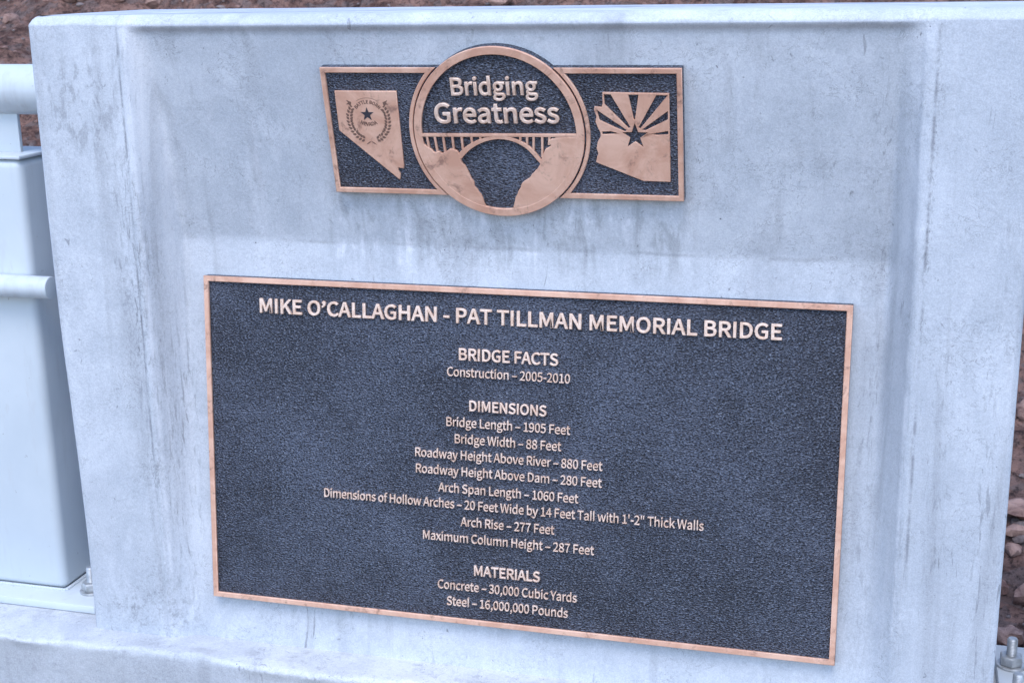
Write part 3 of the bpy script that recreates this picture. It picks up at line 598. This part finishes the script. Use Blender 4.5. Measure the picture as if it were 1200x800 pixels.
def up(P): return [(x - CU, y - CV) for x, y in P]
TB, TT = .0144, .0192
# left map: straight north and west sides, long diagonal, small notch at the river
nev = relief('state_relief', [up([(-.9732, .3030), (-.8555, .3032), (-.8566, .1636), (-.8580, .1582), (-.8680, .1602), (-.8685, .1545), (-.8652, .1480), (-.8675, .1362), (-.9742, .2292)])], TB, TT, M['bronze'], emb, .0010)
tag(nev, 'left state map relief with a dark star and wreath seal')
def star(cx, cy, r, k=.40): return [(cx + (r if i % 2 == 0 else r * k) * math.cos(math.pi / 2 + i * math.pi / 5), cy + (r if i % 2 == 0 else r * k) * math.sin(math.pi / 2 + i * math.pi / 5)) for i in range(10)]
sx_, sy_ = -.9155 - CU, .2602 - CV
relief('seal_star', [star(sx_, sy_, .0132)], TT - .0004, TT + .0005, M['star'], nev, .0001)
relief('seal_lettering', arc_text('BATTLE BORN', sx_ + .002, sy_ - .0065, .0268, math.pi / 2, .0058, 34, -20), TT - .0004, TT + .0004, M['seal'], nev, .0001)
relief('seal_lettering', arc_text('NEVADA', sx_ + .001, sy_ + .012, .0335, -math.pi / 2, .0066, 30, 20, True), TT - .0004, TT + .0004, M['seal'], nev, .0001)
wre = []
rg = random.Random(5)
def leaf(cx, cy, a, ln, wd): 
    ca, sa = math.cos(a), math.sin(a)
    return [(cx + ca * t * ln - sa * s * wd, cy + sa * t * ln + ca * s * wd) for t, s in ((0, 0), (.3, .5), (.65, .42), (1, 0), (.65, -.42), (.3, -.5))]
for sg in (-1, 1):
    for i in range(12):
        th = -math.pi / 2 + sg * (.30 + i * .155); rr = .0365
        x, y = sx_ + .0015 + rr * math.cos(th), sy_ - .010 + rr * math.sin(th) * 1.06
        tg = th + sg * math.pi / 2
        for q in (-.75, .75):
            wre.append(leaf(x + math.cos(tg + q) * .0012, y + math.sin(tg + q) * .0012, tg + q + rg.uniform(-.15, .15), .0080, .0046))
    wre.append(leaf(sx_ + .0015, sy_ - .0505, -math.pi / 2 + sg * 1.0, .012, .0022))
relief('seal_wreath', wre, TT - .0004, TT + .0003, M['seal'], nev, .0001)
rib = []
for sg in (-1, 1):
    cx = sx_ + .002
    rib.append([(cx + sg * a, sy_ + b) for a, b in ((.0285, .0140), (.0312, .0165), (.0300, .0225), (.0395, .0265), (.0362, .0215), (.0405, .0180), (.0350, .0182), (.0318, .0126))])
    rib.append([(cx + sg * x, sy_ - .0065 + y) for x, y in arc(.0372, 1.00, 1.57, 10)] + [(cx + sg * x, sy_ - .0065 + y) for x, y in reversed(arc(.0366, 1.00, 1.57, 10))])
relief('seal_ribbon', rib, TT - .0004, TT + .0003, M['seal'], nev, .0001)

# right map: sun rays cut out above a star
AZ = [(-.4830, .3036), (-.3688, .3024), (-.3694, .1450), (-.4166, .1454), (-.4999, .1783), (-.4968, .1896), (-.4949, .1941), (-.4975, .2039), (-.4947, .2164), (-.4891, .2263), (-.4897, .2329), (-.4936, .2408), (-.4974, .2517), (-.4953, .2614), (-.4991, .2727), (-.4979, .2784), (-.4860, .2772), (-.4834, .2833)]
RAYS = [[(-.4870, .2338), (-.4715, .2350), (-.4554, .2304), (-.4700, .2298), (-.4860, .2290)],
        [(-.4945, .2730), (-.4436, .2378), (-.4459, .2344), (-.4640, .2420), (-.4905, .2546)],
        [(-.4806, .3005), (-.4690, .3000), (-.4362, .2420), (-.4400, .2406), (-.4806, .2830)],
        [(-.4385, .3000), (-.4212, .2998), (-.4282, .2560), (-.4306, .2560)],
        [(-.3905, .2994), (-.3712, .2992), (-.4196, .2402), (-.4230, .2418)],
        [(-.3715, .2720), (-.3717, .2566), (-.4105, .2372), (-.4168, .2384)],
        [(-.3716, .2368), (-.3717, .2302), (-.3908, .2292), (-.4050, .2311), (-.3900, .2332)]]
azs = [up([(-.4290 + (x), .2262 + y) for x, y in star(0, 0, .0240, .39)])]
az = relief('state_relief', [up(AZ)] + [up(r) for r in RAYS] + azs, TB, TT, M['bronze'], emb, .0006)
tag(az, 'right state map relief with sun rays cut out above a star')

# round medallion, mounted a touch askew
med = empty('medallion', (0, 0, 0), (0, 0, R(.75))); med.parent = emb
bm = bmesh.new(); bm_cyl(bm, (0, 0, -.006), (0, 0, .0172), .1555, 120, bev=.0010)
from_bm('disc', bm, M['field'], med)
RI = .1415
relief('rim', [circ(.1555), circ(RI)], .0166, .0226, M['bronze'], med, .0008)
MT = .0166; MTT = .0225
rot = Matrix.Rotation(-R(.75), 2)
def md(P): return [tuple(rot @ Vector((x - CU, y - CV))) for x, y in P]
relief('word_lettering', text_polys('Bridging', -.7506 - CU, -.5958 - CU, .2986 - CV, .0298, 24 - 28), MT, .0228, M['letters'], med, .0012, False)
relief('word_lettering', text_polys('Greatness', -.7862 - CU, -.5612 - CU, .2482 - CV, .0345, 24 - 24), MT, .0228, M['letters'], med, .0012, False)
dy = .2252 - CV
def rim_x(y, r=RI + .002): return math.sqrt(r * r - y * y)
relief('deck', [[(-rim_x(dy), dy - .0026), (rim_x(dy), dy - .0026), (rim_x(dy), dy + .0026), (-rim_x(dy), dy + .0026)]], MT, MTT, M['bronze'], med, .0006)
ao = [(-.7530, .1860), (-.7440, .1955), (-.7341, .2035), (-.7230, .2105), (-.7113, .2160), (-.7000, .2197), (-.6892, .2218), (-.6780, .2232), (-.6675, .2236), (-.6560, .2228), (-.6463, .2207), (-.6356, .2168), (-.6256, .2117), (-.6170, .2055), (-.6096, .1980), (-.5960, .1795)]
ai = [(-.5990, .1735), (-.6122, .1900), (-.6190, .1980), (-.6261, .2040), (-.6345, .2092), (-.6426, .2131), (-.6530, .2164), (-.6637, .2181), (-.6745, .2183), (-.6853, .2168), (-.6970, .2138), (-.7075, .2095), (-.7170, .2048), (-.7259, .1986), (-.7350, .1910), (-.7450, .1800)]
relief('arch', [md(ao + ai)], MT, MTT - .0003, M['bronze'], med, .0005)
for (x0, y0, x1, y1) in ((-.8063, .2212, -.8040, .1985), (-.7917, .2215, -.7890, .1925), (-.7754, .2217, -.7746, .1905), (-.7585, .2220, -.7578, .1970), (-.7410, .2223, -.7408, .1980), (-.7229, .2226, -.7229, .2100), (-.6206, .2229, -.6215, .2080), (-.6087, .2231, -.6105, .1970), (-.5930, .2234, -.5955, .1860), (-.5800, .2236, -.5820, .2090), (-.7065, .2228, -.7065, .2165), (-.6330, .2229, -.6332, .2160)):
    h = .0019
    relief('column', [md([(x1 - h, y1), (x1 + h, y1), (x0 + h, y0 + .002), (x0 - h, y0 + .002)])], MT, MTT - .0006, M['bronze'], med, .0004)
def jag(P, amp, n, rg):
    out = []
    for i in range(len(P) - 1):
        a, b = Vector(P[i]), Vector(P[i + 1])
        for k in range(n):
            q = a.lerp(b, k / n)
            if k: q += Vector((rg.uniform(-amp, amp), rg.uniform(-amp, amp)))
            out.append(tuple(q))
    out.append(P[-1]); return out
cl = jag(md([(-.8123, .2066), (-.8008, .1980), (-.7948, .1915), (-.7879, .1938), (-.7795, .1896), (-.7678, .1964), (-.7610, .1987), (-.7525, .1958), (-.7466, .1880), (-.7448, .1748), (-.7378, .1638), (-.7324, .1506), (-.7268, .1395), (-.7236, .1261), (-.7157, .1151), (-.7112, .1062), (-.7069, .0910)]), .0010, 3, rg)
cr = jag(md([(-.5698, .2225), (-.5785, .2193), (-.5831, .2128), (-.5771, .2086), (-.5880, .2020), (-.5928, .1932), (-.5981, .1779), (-.6053, .1646), (-.6145, .1556), (-.6216, .1466), (-.6352, .1374), (-.6403, .1261), (-.6479, .1125), (-.6507, .1034), (-.6547, .0920)]), .0010, 3, rg)
RC = RI + .002
def ang_at(p): return math.atan2(p[1], p[0])
aL0, aL1 = ang_at((-.1395, cl[0][1] + .004)) % (2 * math.pi), ang_at((cl[-1][0], -.1400)) % (2 * math.pi)
P = [(RC * math.cos(aL0), RC * math.sin(aL0))] + cl + [(RC * math.cos(aL1 + (aL0 - aL1) * i / 30), RC * math.sin(aL1 + (aL0 - aL1) * i / 30)) for i in range(30)]
relief('cliff', [P], MT, MTT - .0001, M['bronze'], med, .0008)
aR0, aR1 = -math.asin(.0056 / RC), ang_at((cr[-1][0], -.1400))
P = cr + [(RC * math.cos(aR1 + (aR0 - aR1) * i / 40), RC * math.sin(aR1 + (aR0 - aR1) * i / 40)) for i in range(41)]
relief('cliff', [P], MT, MTT - .0001, M['bronze'], med, .0008)

# ------------------------------------------------------------------ railings on both sides
def bolt(parent, x, y, z, lean):
    bm = bmesh.new(); bm_cyl(bm, (x, y, z), (x, y, z + .0045), .0265, 32, bev=.001)
    b = from_bm('bolt', bm, M['zinc'], parent)
    bm = bmesh.new(); bm_cyl(bm, (x, y, z + .0045), (x, y, z + .0235), .0222, 6, bev=.0032)
    from_bm('nut', bm, M['zinc'], b)
    bm = bmesh.new()
    zz = z + .020; tip = z + .058
    while zz < tip - .004:
        bm_cyl(bm, (x, y, zz), (x, y, zz + .0015), .0088, 20, .0098); bm_cyl(bm, (x, y, zz + .0015), (x, y, zz + .003), .0098, 20, .0088); zz += .003
    bm_cyl(bm, (x, y, zz), (x, y, tip), .0090, 20, .0078)
    from_bm('threaded_rod', bm, M['zinc'], b)
def railing(sx, edge, label):
    """sx -1: runs away to the left, +1: to the right; edge = near end of the first base plate"""
    root = empty('railing', (edge, .18, .2)); tag(root, label, 'railing', 'steel railings beside the pylon')
    def obx(name, a, b, y0, y1, z0, z1, bev, seg=3, mat='paint', parent=None):
        bm = bmesh.new(); x0, x1 = sorted((sx * a, sx * b))
        bm_box(bm, x0, x1, y0 - .18, y1 - .18, z0 - .2, z1 - .2, bev, seg)
        return from_bm(name, bm, M[mat], parent or root)
    for k in range(2):
        q = k * 2.6
        pl = obx('base_plate', q, q + .532, .052, .325, .2015, .2195, .003, 2)
        obx('post', q + .106, q + .426, .110, .262, .2185, 1.1640, .018, 5)
        bm = bmesh.new()
        for (xa, ya, xb, yb) in ((q + .106, .110, q + .426, .110), (q + .106, .110, q + .106, .262), (q + .426, .110, q + .426, .262)):
            nn = 46 if ya == yb else 22
            for i in range(nn):
                t = (i + .5) / nn
                mm = Matrix.Translation((sx * (xa + (xb - xa) * t), ya + (yb - ya) * t - .18, .0205)) @ Matrix.Diagonal((.0058, .0058, .0042, 1))
                bmesh.ops.create_icosphere(bm, subdivisions=1, radius=1.0, matrix=mm)
        from_bm('weld_bead', bm, M['paint'], pl, ang=80)
        obx('post_cap', q + .1045, q + .4275, .1085, .2635, 1.1640, 1.1720, .003, 2)
        obx('rail_stem', q + .140, q + .392, .166, .176, 1.1715, 1.262, .002, 2)
        for bx in (.026 if sx > 0 else .047, .492):
            for by in ((.100, .240) if sx > 0 else (.120, .240)): bolt(pl, sx * (q + bx), by - .18, .0195, 0)
    bm = bmesh.new(); g0 = (XL - edge) * sx * sx if sx < 0 else (XR - edge)
    x0 = (XL - .0005 - edge) if sx < 0 else (XR + .0005 - edge)
    bm_cyl(bm, (x0, 0.0, 1.0985), (sx * 4.2, 0.0, 1.0985), .0505, 64)
    from_bm('top_rail', bm, M['paint'], root)
    bm = bmesh.new()
    bm_cyl(bm, (sx * .046, .0862 - .18, .7075), (sx * 4.2, .0862 - .18, .7075), .0235, 48, bev=.002)
    from_bm('middle_rail', bm, M['paint'], root)
    return root
railing(-1, -1.594, 'pale painted steel railing with thick top rail joining the left side of the pylon')
railing(1, .243, 'pale steel railing base plate with bolts just right of the pylon foot')
